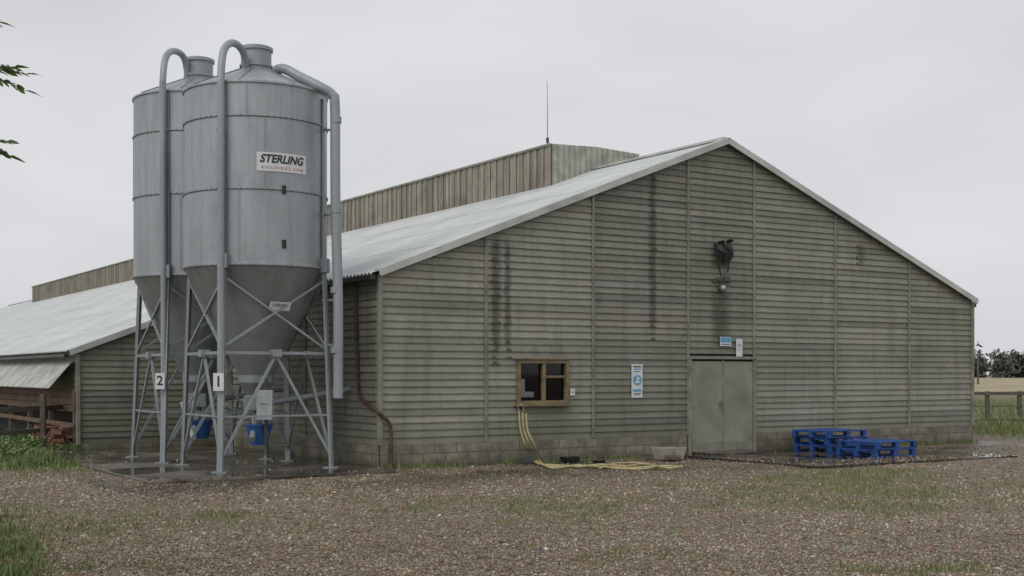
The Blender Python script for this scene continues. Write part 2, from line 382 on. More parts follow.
def leafcards(name,X,Y,Z,size,pal,tilt=1.0,mat=M_leaf):
    n=len(X); L=np.array([[0,0,0],[.3,.5,.1],[0,1,0],[-.3,.5,.1]])[None]*np.ones((n,1,1))*np.asarray(size).reshape(-1,1,1)
    a=rng.random(n)*6.28; e=rng.uniform(-.2,1,n)*tilt
    y=L[:,:,1]*np.cos(e)[:,None]-L[:,:,2]*np.sin(e)[:,None]; z=L[:,:,1]*np.sin(e)[:,None]+L[:,:,2]*np.cos(e)[:,None]
    c,s_=np.cos(a)[:,None],np.sin(a)[:,None]
    V=np.stack([L[:,:,0]*c-y*s_+X[:,None],L[:,:,0]*s_+y*c+Y[:,None],z+Z[:,None]],2)
    p=np.array(pal); cc=p[rng.integers(0,len(p),n)]*rng.uniform(.6,1.3,(n,1))
    return arrmesh(name,V.reshape(-1,3),np.arange(n*4).reshape(-1,4),np.repeat(cc,4,0),mat)
n=12000; Yp=1/(rng.random(n)*(1/9.3-1/24)+1/24); Xp=(rng.random(n)-.5)*Yp
k=~blocked(Xp,Yp); k&=rng.random(n)<np.clip(.45-(Xp/ Yp)*1.2,.10,1)
leafcards('fallen_leaves',Xp[k],Yp[k],np.full(k.sum(),.012),rng.uniform(.025,.06,k.sum()),[(.30,.16,.07),(.22,.12,.055),(.38,.26,.13),(.15,.09,.055)],.3)
X1,Y1=patch(15,452,40,7,2500); leafcards('nettle_patch',X1,Y1,rng.uniform(.02,.35,len(X1)),rng.uniform(.04,.1,len(X1)),[(.10,.18,.04),(.14,.23,.06),(.18,.26,.09)])

# ---------------- barn ----------------
barn=empty('poultry_barn',(C0[0],C0[1],0),TH)
def siding(bd,o,d,nrm,z0,ztop,lim,panels,openings,rh=.128,seed=1,jit=.11):
    r=random.Random(seed); o=Vector(o); d=Vector(d); nrm=Vector(nrm); row=0; z=z0
    pt_=[r.uniform(.85,1.06) for _ in panels]
    while z<ztop-.01:
        z2=min(z+rh,ztop); la,lb=lim(z); ha,hb=lim(z2)
        rc=r.uniform(1-jit,1+jit*.6)
        for pi,(a,b) in enumerate(panels):
            segs=[(a,b)]
            for (oa,ob,oz0,oz1) in openings:
                if z2>oz0+.01 and z<oz1-.01:
                    ns=[]
                    for p,q in segs:
                        if ob<=p or oa>=q: ns.append((p,q)); continue
                        if oa>p: ns.append((p,oa))
                        if ob<q: ns.append((ob,q))
                    segs=ns
            for p,q in segs:
                pa,qa=max(p,la),min(q,lb); pb,qb=max(p,ha),min(q,hb)
                if qa-pa<.01: continue
                if qb<pb: pb=qb=min(max((pb+qb)/2,pa),qa)
                v=rc*pt_[pi]*r.uniform(1-jit,1+jit*.5); t=r.uniform(-.02,.02); col=(v+t,v,v-t)
                if r.random()<.05: col=tuple(q*.8 for q in col)
                uo=r.uniform(0,40); lo=.028+r.uniform(-.004,.006)
                A=o+d*pa+nrm*lo+Vector((0,0,z+r.uniform(-.005,.004))); Bq=o+d*qa+nrm*lo+Vector((0,0,z+r.uniform(-.005,.004)))
                C=o+d*qb+nrm*.004+Vector((0,0,z2+.012)); D=o+d*pb+nrm*.004+Vector((0,0,z2+.012))
                y0=row*3
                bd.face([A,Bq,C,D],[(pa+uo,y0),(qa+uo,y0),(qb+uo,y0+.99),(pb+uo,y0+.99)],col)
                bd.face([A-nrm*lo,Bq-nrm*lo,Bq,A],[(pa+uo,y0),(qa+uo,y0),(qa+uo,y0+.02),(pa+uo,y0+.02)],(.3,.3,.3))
        z=z2; row+=1
PH=.40; RH=.128
bat=[fx(x) for x in (485,592,687,753,834,908)]
edges=[0]+bat+[W]; panels=list(zip(edges[:-1],edges[1:]))
wx0,wx1=fx(515.5),fx(566.5); wz1,wz0=fz(540,360),fz(540,404)
dx0,dx1=fx(689),fx(752); dz1=fz(720,360)
bd=B()
gl=lambda z:(max(0,(z-EH)/SL),min(W,W-(z-EH)/SL))
siding(bd,(0,0,0),(1,0,0),(0,-1,0),PH,AP,gl,panels,[(wx0,wx1,wz0,wz1),(dx0-.03,dx1+.03,0,dz1+.03)],seed=2)
full=lambda L:(lambda z:(0,L))
pn=lambda L,s:[(i*s,min(L,(i+1)*s)) for i in range(math.ceil(L/s))]
siding(bd,(0,8,0),(0,-1,0),(-1,0,0),PH,EH-.02,full(8),pn(8,2.4),[],seed=3)
WG=3.2
siding(bd,(-WG,8,0),(1,0,0),(0,-1,0),.15,EH,lambda z:(max(0,WG-(EH-z)/SL),WG),pn(WG,1.6),[],seed=4)
siding(bd,(-WG,75,0),(0,-1,0),(-1,0,0),1.25,EH-WG*SL,full(67),pn(67,3),[],seed=5)
siding(bd,(W,0,0),(0,1,0),(1,0,0),PH,EH,full(LEN),pn(LEN,3),[],seed=6)
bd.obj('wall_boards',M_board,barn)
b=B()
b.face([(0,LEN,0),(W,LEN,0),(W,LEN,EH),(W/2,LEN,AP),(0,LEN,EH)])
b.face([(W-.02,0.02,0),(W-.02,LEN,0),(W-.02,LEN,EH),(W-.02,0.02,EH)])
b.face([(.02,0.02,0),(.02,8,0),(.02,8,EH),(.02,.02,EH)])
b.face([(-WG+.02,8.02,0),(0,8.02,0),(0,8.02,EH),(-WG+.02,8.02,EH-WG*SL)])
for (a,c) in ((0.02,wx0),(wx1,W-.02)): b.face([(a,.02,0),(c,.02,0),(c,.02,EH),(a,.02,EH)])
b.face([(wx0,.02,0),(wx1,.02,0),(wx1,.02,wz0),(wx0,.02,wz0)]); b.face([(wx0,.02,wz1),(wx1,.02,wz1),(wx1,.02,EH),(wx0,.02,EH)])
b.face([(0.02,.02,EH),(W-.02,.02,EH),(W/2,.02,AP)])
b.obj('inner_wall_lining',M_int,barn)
b=B()
def plinth(p,q,h,nrm,off=.025,zb=-.1):
    p,q,nrm=Vector(p),Vector(q),Vector(nrm); L=(q-p).length; u=Vector((0,0,1))
    P0,Q0=p+nrm*off,q+nrm*off; uo=random.uniform(0,5)
    b.face([P0+u*zb,Q0+u*zb,Q0+u*h,P0+u*h],[(uo,zb-.03),(uo+L,zb-.03),(uo+L,h-.03+.0),(uo,h-.03)])
    b.face([P0+u*h,Q0+u*h,q+u*h,p+u*h],[(0,.1),(L,.1),(L,.12),(0,.12)])
plinth((-.025,0,0),(dx0-.08,0,0),PH,(0,-1,0),.04); plinth((dx1+.08,0,0),(W+.025,0,0),PH,(0,-1,0),.04)
plinth((0,8,0),(0,-.04,0),PH,(-1,0,0),.04); plinth((W,-.04,0),(W,LEN,0),PH,(1,0,0),.04)
plinth((-WG,8,0),(0,8,0),.15,(0,-1,0),.03)
b.obj('block_plinth',M_block,barn)
b=B()
for x in bat:
    top=EH+SL*min(x,W-x); z0=PH+.02
    if dx0-.05<x<dx1+.05: z0=dz1+.02
    b.box((x,-.035,(z0+top)/2),(.05,.03,top-z0))
for y in (2.4,4.8): b.box((-.035,8-y,(PH+EH)/2),(.03,.05,EH-PH-.05))
b.box((-.02,-.02,(PH+EH)/2),(.08,.08,EH-PH-.02)); b.box((W+.02,-.02,(PH+EH)/2),(.08,.08,EH-PH-.02))
b.box((-WG-.0,7.97,1.1),(.08,.09,1.95))
b.obj('battens',M_batten,barn,bevel=.004)
b=B(); xm=(dx0+dx1)/2; zb=.05
for a,c in ((dx0+.03,xm-.006),(xm+.006,dx1-.03)):
    b.box(((a+c)/2,-.035,(zb+dz1-.03)/2),(c-a,.04,dz1-.03-zb))
b.obj('double_door',M_door,barn,bevel=.004)
b=B()
b.box((dx0-.02,-.04,dz1/2+.01),(.07,.07,dz1+.02)); b.box((dx1+.02,-.04,dz1/2+.01),(.07,.07,dz1+.02)); b.box((xm,-.043,dz1+.045),(dx1-dx0+.12,.08,.06))
b.obj('door_frame',M_batten,barn,bevel=.004)
b=B()
b.box((xm-.08,-.075,1.02),(.03,.03,.14)); b.tube([(xm-.08,-.08,1.07),(xm-.08,-.12,1.07),(xm-.17,-.12,1.07)],.009,8)
for z in (.3,1.0,1.75):
    for x in (dx0+.05,dx1-.05): b.box((x,-.062,z),(.10,.012,.035))
b.box((xm+.0,-.06,1.0),(.03,.012,1.9))
for a,c in ((dx0+.03,xm-.02),(xm+.02,dx1-.03)): b.box(((a+c)/2,-.060,.16),(c-a-.02,.010,.20))
b.obj('door_furniture',M_batten,barn)
b=B(); fw=.065
b.box((wx0+fw/2,-.03,(wz0+wz1)/2),(fw,.12,wz1-wz0)); b.box((wx1-fw/2,-.03,(wz0+wz1)/2),(fw,.12,wz1-wz0))
b.box(((wx0+wx1)/2,-.03,wz1-fw/2),(wx1-wx0-2*fw,.11,fw)); b.box(((wx0+wx1)/2,-.03,wz0+fw/2),(wx1-wx0-2*fw,.11,fw))
wm=(wx0+wx1)/2; b.box((wm+.02,-.03,(wz0+wz1)/2),(.06,.10,wz1-wz0-2*fw))
b.box((wm+.27,-.06,wz1-fw-.25),(.42,.03,.045))
b.box((wm,-.09,wz0-.02),(wx1-wx0+.1,.16,.04)); b.box((wm,-.05,wz1+.02),(wx1-wx0+.06,.12,.03))
b.obj('window_frame',M_winw,barn,bevel=.005)
b=B(); b.face([(wx0+fw,0,wz0+fw),(wx1-fw,0,wz0+fw),(wx1-fw,0,wz1-fw),(wx0+fw,0,wz1-fw)]); b.obj('window_glass',M_glass,barn)
b=B(); b.box((wx0+.22,.12,wz0+.30),(.10,.05,.34)); b.box((wx0+.38,.14,wz0+.18),(.2,.06,.10)); b.obj('window_clutter',M_offw,barn)
def roofpart(bd,y0,y1,xt,zt,xb,slope,side,step=.0365):
    n=int((y1-y0)/step); rows=max(1,int(abs(xt-xb)/1.45)); L=abs(xb-xt)
    for r in range(rows):
        a0=L*r/rows; a1=L*(r+1)/rows+.05
        vs=[]
        for i in range(n+1):
            y=y0+i*step; w=.022*math.sin(2*math.pi*i/4+.6)
            for a,o in ((a0,-.004),(a1,.005)):
                vs.append((xt-side*a,y,zt-slope*a+w+o))
        bd.raw(vs,[(2*i,2*i+1,2*i+3,2*i+2) for i in range(n)])
b=B(); zr=AP+.06
roofpart(b,-.12,8,W/2,zr,-.14,SL,1); roofpart(b,7.86,LEN,W/2,zr-.003,-WG-.2,SL,1); roofpart(b,-.12,LEN,W/2,zr,W+.10,SL,-1)
b.obj('corrugated_roof',M_roof,barn)
b=B()
def verge(x0,z0,x1,z1,y):
    a=Vector((x0,y,z0)); c=Vector((x1,y,z1)); b.beam(a,c,.03,.11)
    b.beam(a+Vector((0,.09,.065)),c+Vector((0,.09,.065)),.21,.022)
EO=.08
verge(-EO,EH-SL*EO+.02,W/2,AP+.02,-.14); verge(W/2+.001,AP+.02,W+EO,EH-SL*EO+.02,-.14); verge(-WG-.2,EH-SL*(WG+.2),-.24,EH-SL*.24,7.84)
b.box((W/2,LEN/2-.1,zr+.02),(.22,LEN,.05))
b.obj('verge_trim',M_trim,barn,bevel=.004)
b=B()
b.box((-.19,3.9,EH-.08),(.11,8.0,.10)); b.box((W+.16,LEN/2,EH-.08),(.11,LEN,.10)); b.box((-WG-.24,8+33.5,EH-SL*WG-.13),(.08,67,.07))
b.obj('gutters',M_black,barn,bevel=.01)
vy0,vy1,vw,vz=4.47,61,1.28,7.0; b=B(); r=random.Random(5)
zb0=AP-SL*vw-.02
def vboards(p,q,nrm,wd,lo,hi):
    p,q,nrm=Vector(p),Vector(q),Vector(nrm); L=(q-p).length; n=int(L/wd); d=(q-p)/n
    for i in range(n):
        off=nrm*(.018 if i%2 else 0)+nrm*r.uniform(0,.004); A=p+d*(i+.02); C=p+d*(i+.98); v=r.uniform(.72,1.15); uo=r.uniform(0,50)
        tz=Vector((0,0,hi+r.uniform(-.012,.012))); la=Vector((0,0,lo)); lb=la
        b.face([A+la+off,C+lb+off,C+tz+off,A+tz+off],[(uo,0),(uo+wd,0),(uo+wd,1),(uo,1)],(v,v,v))
        b.face([C+lb+off,C+lb-nrm*.03,C+tz-nrm*.03,C+tz+off],None,(.5,.5,.5)); b.face([A+la+off,A+la-nrm*.03,A+tz-nrm*.03,A+tz+off],None,(.5,.5,.5))
vboards((W/2-vw,vy1,0),(W/2-vw,vy0,0),(-1,0,0),.15,zb0,vz); vboards((W/2+vw,vy0,0),(W/2+vw,vy1,0),(1,0,0),.15,zb0,vz)
b.obj('ridge_vent_sides',M_vent,barn)
b=B()
for i in range(96):
    x0=W/2-vw+i*2*vw/96; x1=x0+2*vw/96; f=lambda k:-.02+.016*math.sin(k*2*math.pi/6)
    h=lambda x:AP-SL*abs(x-W/2)-.02
    ht=lambda x:vz+.05-.04*abs(x-W/2)
    b.face([(x0,vy0+f(i),h(x0)),(x1,vy0+f(i+1),h(x1)),(x1,vy0+f(i+1),ht(x1)),(x0,vy0+f(i),ht(x0))])
b.box((W/2,(vy0+vy1)/2,vz-.0),(2*vw-.06,vy1-vy0-.1,.03)); b.face([(W/2-vw,vy1,zb0),(W/2+vw,vy1,zb0),(W/2+vw,vy1,vz),(W/2-vw,vy1,vz)])
b.obj('ridge_vent_end',simple('pale_sheeting',(.36,.365,.31),.6,0,.3,4),barn)
b=B(); b.box((W/2-vw-.035,(vy0+vy1)/2,vz-.01),(.03,vy1-vy0,.05)); b.obj('ridge_vent_capping',M_batten,barn)
b=B(); ax=W/2-vw+.04; b.tube([(ax,4.7,vz-.3),(ax,4.7,vz+.75),(ax-.01,4.7,vz+1.5)],[.012,.008,.005],6)
b.box((ax,4.7,vz+.12),(.05,.05,.12)); b.obj('antenna_mast',M_rub,barn)
b=B()
for i in range(6): b.box((-WG-.02,8.1+i*2.3,.65),(.1,.1,1.3))
for k in range(3): b.box((-WG-.06,8+33,1.22-k*.155),(.03,66,.145))
b.box((-WG-.08,41,.55),(.04,66,.10))
b.obj('side_timbers',M_brownb,barn,bevel=.004)
b=B(); n=800
vs=[]
for i in range(n+1):
    yy=8.05+i*.05; w=.018*math.sin(i*math.pi/2)
    vs+= [(-WG-.10,yy,1.92+w),(-WG-.58,yy,1.35+w)]
b.raw(vs,[(2*i,2*i+1,2*i+3,2*i+2) for i in range(n)]); b.obj('sloping_side_flap',simple('pale_corrugated_sheet',(.40,.40,.37),.5,0,.4,2),barn)
b=B(); b.face([(-WG+.6,8.1,0),(-WG+.6,75,0),(-WG+.6,75,1.3),(-WG+.6,8.1,1.3)]); b.obj('side_inner_wall',M_int,barn)
b=B(); r=random.Random(11)
def stain(px,y0,y1,wm_,prob=1):
    x=fx(px); zt=fz(px,y0); zb_=fz(px,y1); row=int((zb_-PH)/RH)
    while PH+row*RH<zt:
        z=PH+row*RH; fr=(z-zb_)/(zt-zb_)
        if r.random()<prob:
            w=wm_*r.uniform(.5,1.25)*(.7+.5*(1-fr)); hh=r.uniform(.03,.10); cx=x+r.uniform(-.04,.04); m=15
            lo=lambda zz:-(.028-(zz-z)/.14*.024)-.009
            pts=[]; pk=r.uniform(-.5,.5)
            for j in range(m):
                q=-1+2*j/(m-1); pts.append((cx+q*w/2,z+.002))
            for j in range(m-1,-1,-1):
                q=-1+2*j/(m-1); pts.append((cx+q*w/2*.93,z+.006+hh*max(0,(1-abs(q)**2.2))*(1-.4*abs(q-pk))*r.uniform(.45,1)))
            b.face([(p,lo(q),q) for p,q in pts])
        row+=1
stain(495,236,360,.20,.85); stain(507,238,354,.14,.7); stain(652,174,337,.19,.85); stain(856,246,264,.14,.8)
b.obj('board_stains',M_stain,barn)
def sign(name,px,py,w,h,parts,th=.008,y=-.048):
    x=fx(px); z=fz(px,py); e=empty(name); e.location=wld(x,y,z); e.rotation_euler=(0,0,TH)
    b=B(); b.box((0,0,0),(w,th,h)); b.obj('backing_plate',M_white,e)
    for i,(m,ox,oz,sw,sh) in enumerate(parts):
        b=B(); b.box((ox*w,-.006,oz*h),(sw*w,.006,sh*h)); b.obj('print_%d'%i,m,e)
    return e
e=sign('notice_sign',635.5,381,.27,.66,[(M_signb,0,.36,.7,.03),(M_signd,0,.43,.75,.035),(M_signb,0,-.28,.78,.07),(M_signd,-.05,.28,.6,.015),(M_signd,0,-.37,.7,.015),(M_signd,-.05,-.41,.55,.015)])
b=B(); b.tube([(0,-.008,.02),(0,-.014,.02)],.10,28); b.obj('pictogram_disc',M_signb,e)
b=B(); b.tube([(0.01,-.015,.05),(0.01,-.02,.05)],.035,16); b.box((0,-.016,-.02),(.09,.006,.05)); b.obj('pictogram',M_white,e)
sign('notice_sign',724,341.5,.30,.19,[(M_signb,0,.18,.92,.55),(M_signd,0,-.3,.8,.08)])
sign('notice_sign',737,348,.17,.38,[(M_signd,0,.2,.6,.02),(M_signd,0,.1,.7,.02),(M_signd,0,-.1,.6,.02)],.01,-.07)
sign('notice_sign',571,392,.11,.13,[(M_signd,0,0,.6,.1)])
lx=fx(719); fl=empty('floodlight',wld(lx,0,fz(719,253)),TH)
b=B(); b.box((0,-.06,.16),(.34,.05,.05)); b.box((0,-.05,.0),(.06,.06,.4))
for x,z,s_ in ((-.13,0.10,.75),(.12,.14,.85)):
    R=Matrix.Rotation(math.radians(-22),3,'X')@Matrix.Rotation(x*4,3,'Z')
    b.box((x,-.15,z),(.15*s_,.13,.22*s_),R); b.box((x,-.20,z+.10),(.19*s_,.12,.025),R); b.tube([(x,-.08,.16),(x,-.15,z+.08)],.015,8)
for x,l in ((-.18,.20),(-.10,.30),(-.03,.10),(.07,.25),(.14,.36),(.20,.14),(.02,.22)):
    b.tube(spline([(x,-.13,.06),(x+.015,-.14,-.04),(x-.01,-.12,-.04-l)],4),[.05,.055,.055,.05,.045,.035,.025,.02,.012],8)
b.tube(spline([(-.17,-.12,-.1),(-.15,-.1,-.25),(-.05,-.06,-.3),(0,-.06,-.5)]),.012,6)
b.obj('lamp_housings',M_black,fl,True,bevel=.008)
b=B()
for x,z in ((-.13,0.10),(.12,.14)): b.box((x,-.215,z-.03),(.09,.02,.12),Matrix.Rotation(math.radians(-22),3,'X'))
b.obj('lamp_glass',M_rub,fl)
wl=empty('wall_lamp',wld(fx(720),0,fz(720,288)),TH)
b=B(); b.tube([(0,-.03,0),(0,-.09,0)],.09,20); b.box((0,-.05,.13),(.5,.04,.035)); b.box((.12,-.07,.19),(.14,.08,.10)); b.box((-.1,-.07,.18),(.10,.06,.07)); b.obj('lamp_base',simple('lamp_base_brown',(.10,.09,.065),.6),wl,bevel=.006)
b=B(); b.lathe([(0.001,-.05),(.04,-.038),(.055,0),(.04,.038),(.001,.05)],20); o=b.obj('lamp_globe',M_offw,wl,True); o.location=(0,-.10,0)
b=B()
b.tube(spline([(-.15,.8,EH-.1),(-.09,.8,EH-.3),(-.08,.8,2.6),(-.07,.75,1.6),(-.08,.65,1.25),(-.09,.3,1.12),(-.08,-.06,1.0),(.02,-.10,.9),(.13,-.09,.80),(.17,-.09,.6),(.17,-.09,.05)]),.032,10)
b.obj('downpipe',M_rust,barn,True)
PADM=Matrix.Translation((C0[0],C0[1],0))@Matrix.Rotation(TH,4,'Z')
b=B(); b.box((-2.2,3.4,0),(4.1,8.6,.09)); b.obj('concrete_slab',M_conc,bevel=.02).matrix_world=PADM
b=B(); b.box(((AX0+AX1)/2,AY0/2-.03,-.03),(AX1-AX0,-AY0-.05,.10)); b.obj('concrete_apron',M_apron).matrix_world=PADM
b=B(); b.box((xm,-.32,.03),(1.5,.44,.05)); b.obj('door_step',M_conc,barn,bevel=.01)

# ---------------- silos ----------------
def silo(X,Y,topz,legang,num,seams,R=1.215):
    e=empty('feed_silo',(X,Y,0)); bz=3.455; z0=.045
    camang=math.atan2(-Y,-X)
    b=B(); prof=[(.30,1.62),(.34,1.70),(R-.01,bz-.03),(R+.014,bz-.01),(R+.014,bz+.03),(R,bz+.04)]
    for s in seams: prof+=[(R,s-.035),(R+.012,s-.03),(R+.012,s),(R,s+.004)]
    prof+=[(R,topz-.03),(R+.025,topz-.02),(R+.025,topz+.01),(R-.02,topz+.03),(.30,topz+.43),(.27,topz+.44)]
    b.lathe(prof,96); b.obj('hopper_body',M_galv,e,True)
    b=B()
    for s in seams+[bz+.01]: b.lathe([(R+.014,s-.038),(R+.016,s-.034),(R+.004,s-.033)],96)
    b.obj('seam_sealant',M_rub,e,True)
    b=B(); b.lathe([(.26,topz+.42),(.26,topz+.78),(.29,topz+.785),(.29,topz+.84),(.25,topz+.86),(.001,topz+.88)],40)
    b.lathe([(.285,topz+.50),(.285,topz+.54),(.26,topz+.55)],40); b.obj('filling_neck',M_galvd,e,True)
    b=B()
    for q in range(8):
        a=legang+q*math.pi/4+.2
        c,s=math.cos(a),math.sin(a)
        if q%2==0:
            for w0,w1,sh in ((bz+.05,seams[0]-.04,0),(seams[0]+.01,seams[1]-.04,.35),(seams[1]+.01,topz-.04,.1)):
                c2,s2=math.cos(a+sh),math.sin(a+sh); b.beam((R*c2*1.001,R*s2*1.001,w0),(R*c2*1.001,R*s2*1.001,w1),.03,.010,up=Vector((c2,s2,0)))
        b.beam(((R-.02)*c,(R-.02)*s,topz+.035),(.31*c,.31*s,topz+.435),.02,.03)
    b.obj('panel_seams',M_galvd,e)
    b=B()
    for s in seams+[bz+.015]:
        for q in range(72):
            a=q*2*math.pi/72; c,s_=math.cos(a),math.sin(a); b.box(((R+.014)*c,(R+.014)*s_,s-.015),(.016,.022,.022),Matrix.Rotation(a,3,'Z'))
    b.obj('ring_bolts',M_galvd,e)
    b=B()
    for z in (4.7,3.8):
        a=camang+.38; c,s=math.cos(a),math.sin(a); b.beam((R*c*1.006,R*s*1.006,z-.07),(R*c*1.006,R*s*1.006,z+.07),.07,.02,up=Vector((c,s,0)))
    b.obj('sight_glasses',M_black,e)
    b=B(); legs=[]
    for q in range(4):
        a=legang+q*math.pi/2; c,s=math.cos(a),math.sin(a); up=Vector((c,s,0))
        top=Vector(((R+.03)*c,(R+.03)*s,bz-.05)); ft=Vector((1.38*c,1.38*s,z0)); legs.append((top,ft))
        b.beam(top+Vector((0,0,-.01)),ft,.035,.10,up=Vector((-s,c,0))); b.beam(top+up*.03,ft+up*.03,.10,.012,up=up)
        b.beam(top,Vector(((R+.03)*c,(R+.03)*s,seams[0]+.05)),.09,.04,up=up)
        b.box(ft+Vector((0,0,.008)),(.24,.24,.016))
        b.box(top+Vector((0,0,.1)),(.16,.16,.24),Matrix.Rotation(a,3,'Z'))
        b.beam(Vector(((R+.03)*c,(R+.03)*s,seams[0]+.05)),Vector(((R+.02)*c,(R+.02)*s,topz-.1)),.06,.025,up=up)
    def P(l,z): t=(l[0].z-z)/(l[0].z-l[1].z); return l[0].lerp(l[1],t)
    for q in range(4):
        l,m=legs[q],legs[(q+1)%4]
        b.beam(P(l,2.0),P(m,2.0),.05,.05); mid=(P(l,2.0)+P(m,2.0))/2
        b.beam(P(l,3.25),P(m,2.06),.04,.035); b.beam(P(m,3.25)+Vector((0,0,.0)),P(l,2.06)+Vector((0,0,.03)),.035,.04)
        b.beam(mid+Vector((0,0,-.03)),P(l,.25),.045,.04); b.beam(mid+Vector((0,0,-.03)),P(m,.25),.04,.045)
        b.box(mid,(.16,.16,.12),Matrix.Rotation(math.atan2(mid.y,mid.x),3,'Z'))
        b.beam(P(l,.95),P(m,.95),.03,.03)
    b.obj('support_frame',M_galvd,e)
    b=B(); b.lathe([(.31,1.63),(.31,1.5),(.16,1.28),(.16,1.15)],24); b.box((0,0,1.15),(.36,.36,.26)); b.obj('outlet_boot',M_galvd,e,bevel=.01)
    v=Vector((-SU,CU,0)); u=Vector((CU,SU,0))
    b=B(); b.tube([Vector((0,0,1.12)),u*1.0+Vector((0,0,1.25)),u*1.8+Vector((0,0,1.38))],.055,12)
    b.tube([Vector((0,0,1.0)),v*(-.6)-u*.3+Vector((0,0,.55)),],.05,12); b.obj('auger_tube',M_galvl,e,True)
    b=B(); b.lathe([(.15,.44),(.22,.76),(.24,.765),(.24,.80),(.21,.80),(.14,.5),(.001,.48)],24); b.lathe([(.001,.44),(.15,.44)],24)
    o=b.obj('blue_bucket',M_bluebag,e,True); o.location=(.12,-.35,0)
    b=B()
    for q in range(3):
        a=q*2.09+.3; b.tube([(.12+.23*math.cos(a),-.35+.23*math.sin(a),.79),(.04,-.1,1.15)],.006,5)
    b.obj('bucket_straps',M_rub,e)
    return e,camang
X1_,Y1_=-4.44,21.7
s1,ca=silo(X1_,Y1_,6.46,math.radians(-103),1,[4.72,5.92])
def num_plate(e,p,txt):
    b=B(); b.box(p,(.17,.012,.29)); b.obj('number_plate',M_white,e)
    vs,fs=textmesh(txt,.24,bold=.004); b=B(); b.raw([(p[0]+v.x,p[1]-.009,p[2]+v.y) for v in vs],fs); b.obj('number',M_signd,e)
def at(X,Y,px,py,d): p=pt(px,py,d); return p-Vector((X,Y,0))
b=B(); A=lambda px,py,d: at(X1_,Y1_,px,py,d)
num_plate(s1,A(218.5,382,20.32),'1')
b.tube(spline([A(221,440,20.42),A(221,300,20.42),A(221,110,20.42),A(221,75,20.45),A(224,50,20.6),A(233,43,20.9),A(243,52,21.3),A(247,75,21.5),A(247,84,21.5)]),.062,14); b.obj('fill_pipe',M_galvl,s1,True)
b=B(); b.tube(spline([A(278,84,21.6),A(276,72,21.5),A(284,69,21.4),A(300,77,21.3),A(322,88,21.2),A(332,95,21.2),A(335,108,21.2),A(335.5,200,21.2),A(338,300,21.2),A(338,398,21.2)]),.085,16)
for y in (120,210,290,350): b.tube([A(336,y-3,21.2),A(336,y+3,21.2)],.095,16)
b.obj('exhaust_pipe',M_galvl,s1,True)
b=B()
for y in (130,215,300,345): b.beam(A(336,y,21.2),A(322,y,21.5),.03,.04)
for y in (130,215,265): b.beam(A(221,y,20.42),A(222,y,20.6),.16,.03)
b.obj('pipe_brackets',M_galvd,s1)
def bentlabel(e,a0,z,w,h,R=1.215):
    b=B(); n=16
    for i in range(n):
        p=a0+(-.5+i/n)*w/R; q=a0+(-.5+(i+1)/n)*w/R; r1=R+.012
        b.face([(r1*math.cos(p),r1*math.sin(p),z-h/2),(r1*math.cos(q),r1*math.sin(q),z-h/2),(r1*math.cos(q),r1*math.sin(q),z+h/2),(r1*math.cos(p),r1*math.sin(p),z+h/2)])
    b.obj('label',M_white,e)
    def txt(s,size,dz,m,nm,maxw,shear=.25,bold=.006):
        vs,fs=textmesh(s,size,bold=bold); mx=max(abs(v.x) for v in vs); k=maxw/2/mx
        b=B(); out=[]
        for v in vs:
            a=a0+(v.x*k+v.y*shear)/R; out.append(((R+.017)*math.cos(a),(R+.017)*math.sin(a),z+dz+v.y))
        b.raw(out,fs); b.obj(nm,m,e)
    txt('STERLING',.185,.045,M_signd,'label_text',w*.86,.25,.006); txt('B U I L D I N G S . C O M',.062,-.095,M_signo,'label_subtext',w*.82,.1,.001)
bentlabel(s1,ca+math.radians(21),H+(HY-162)*20.6/F,.88,.31)
def conelabel(e,ang,z,w,h):
    c,s=math.cos(ang),math.sin(ang); r=.34+(1.205-.34)*(z-1.70)/(3.425-1.70)
    sl=Vector((c*.865,s*.865,1.725)).normalized(); out=Vector((c*1.725,s*1.725,-.865)).normalized(); tx=Vector((-s,c,0)); p=Vector((r*c,r*s,z))+out*.035
    R=Matrix((tx,sl,out)).transposed(); b=B(); b.box(p,(w,h,.008),R); b.obj('small_label',M_white,e)
    vs,fs=textmesh('STERLING',.072,bold=.001); b=B(); b.raw([p+R@Vector((v.x*.85,v.y+.02,.007)) for v in vs],fs); b.obj('small_label_text',M_signd,e)
conelabel(s1,ca+math.radians(25),2.80,.38,.16)
b=B(); p=A(265,405,21.0); b.box(p,(.26,.14,.5)); b.box(p+Vector((0,-.08,.1)),(.16,.02,.16)); b.obj('control_box',M_offw,s1,bevel=.015)
b=B(); b.box(p+Vector((0,.1,-.2)),(.05,.05,1.3)); b.tube(spline([p+Vector((0,0,-.25)),p+Vector((.05,0,-.5)),p+Vector((.3,.1,-.7)),p+Vector((.9,.4,-.4))]),.015,6); b.obj('box_post_and_cable',M_rub,s1)
X2,Y2=-5.97,23.85
s2,ca2=silo(X2,Y2,6.80,math.radians(-103),2,[4.95,6.1],1.20)
A2=lambda px,py,d: at(X2,Y2,px,py,d)
b=B(); b.tube(spline([A2(164,452,22.6),A2(164,300,22.6),A2(163,110,22.6),A2(163,78,22.6),A2(166,57,22.8),A2(174,51,23.1),A2(184,58,23.5),A2(188,80,23.7),A2(188,92,23.7)]),.06,14); b.obj('fill_pipe',M_galvl,s2,True)
num_plate(s2,A2(160,381,22.45),'2')
b=B()
for y in (130,215,300,345): b.beam(A2(164,y,22.6),A2(166,y,22.75),.14,.03)
b.obj('pipe_brackets',M_galvd,s2)
b=B(); b.tube([A2(182,402,23),A2(194,440,22.8)],.045,10); b.tube([A2(205,380,23.5),A2(172,440,22.7)],.04,10); b.obj('drain_tube',M_offw,s2,True)

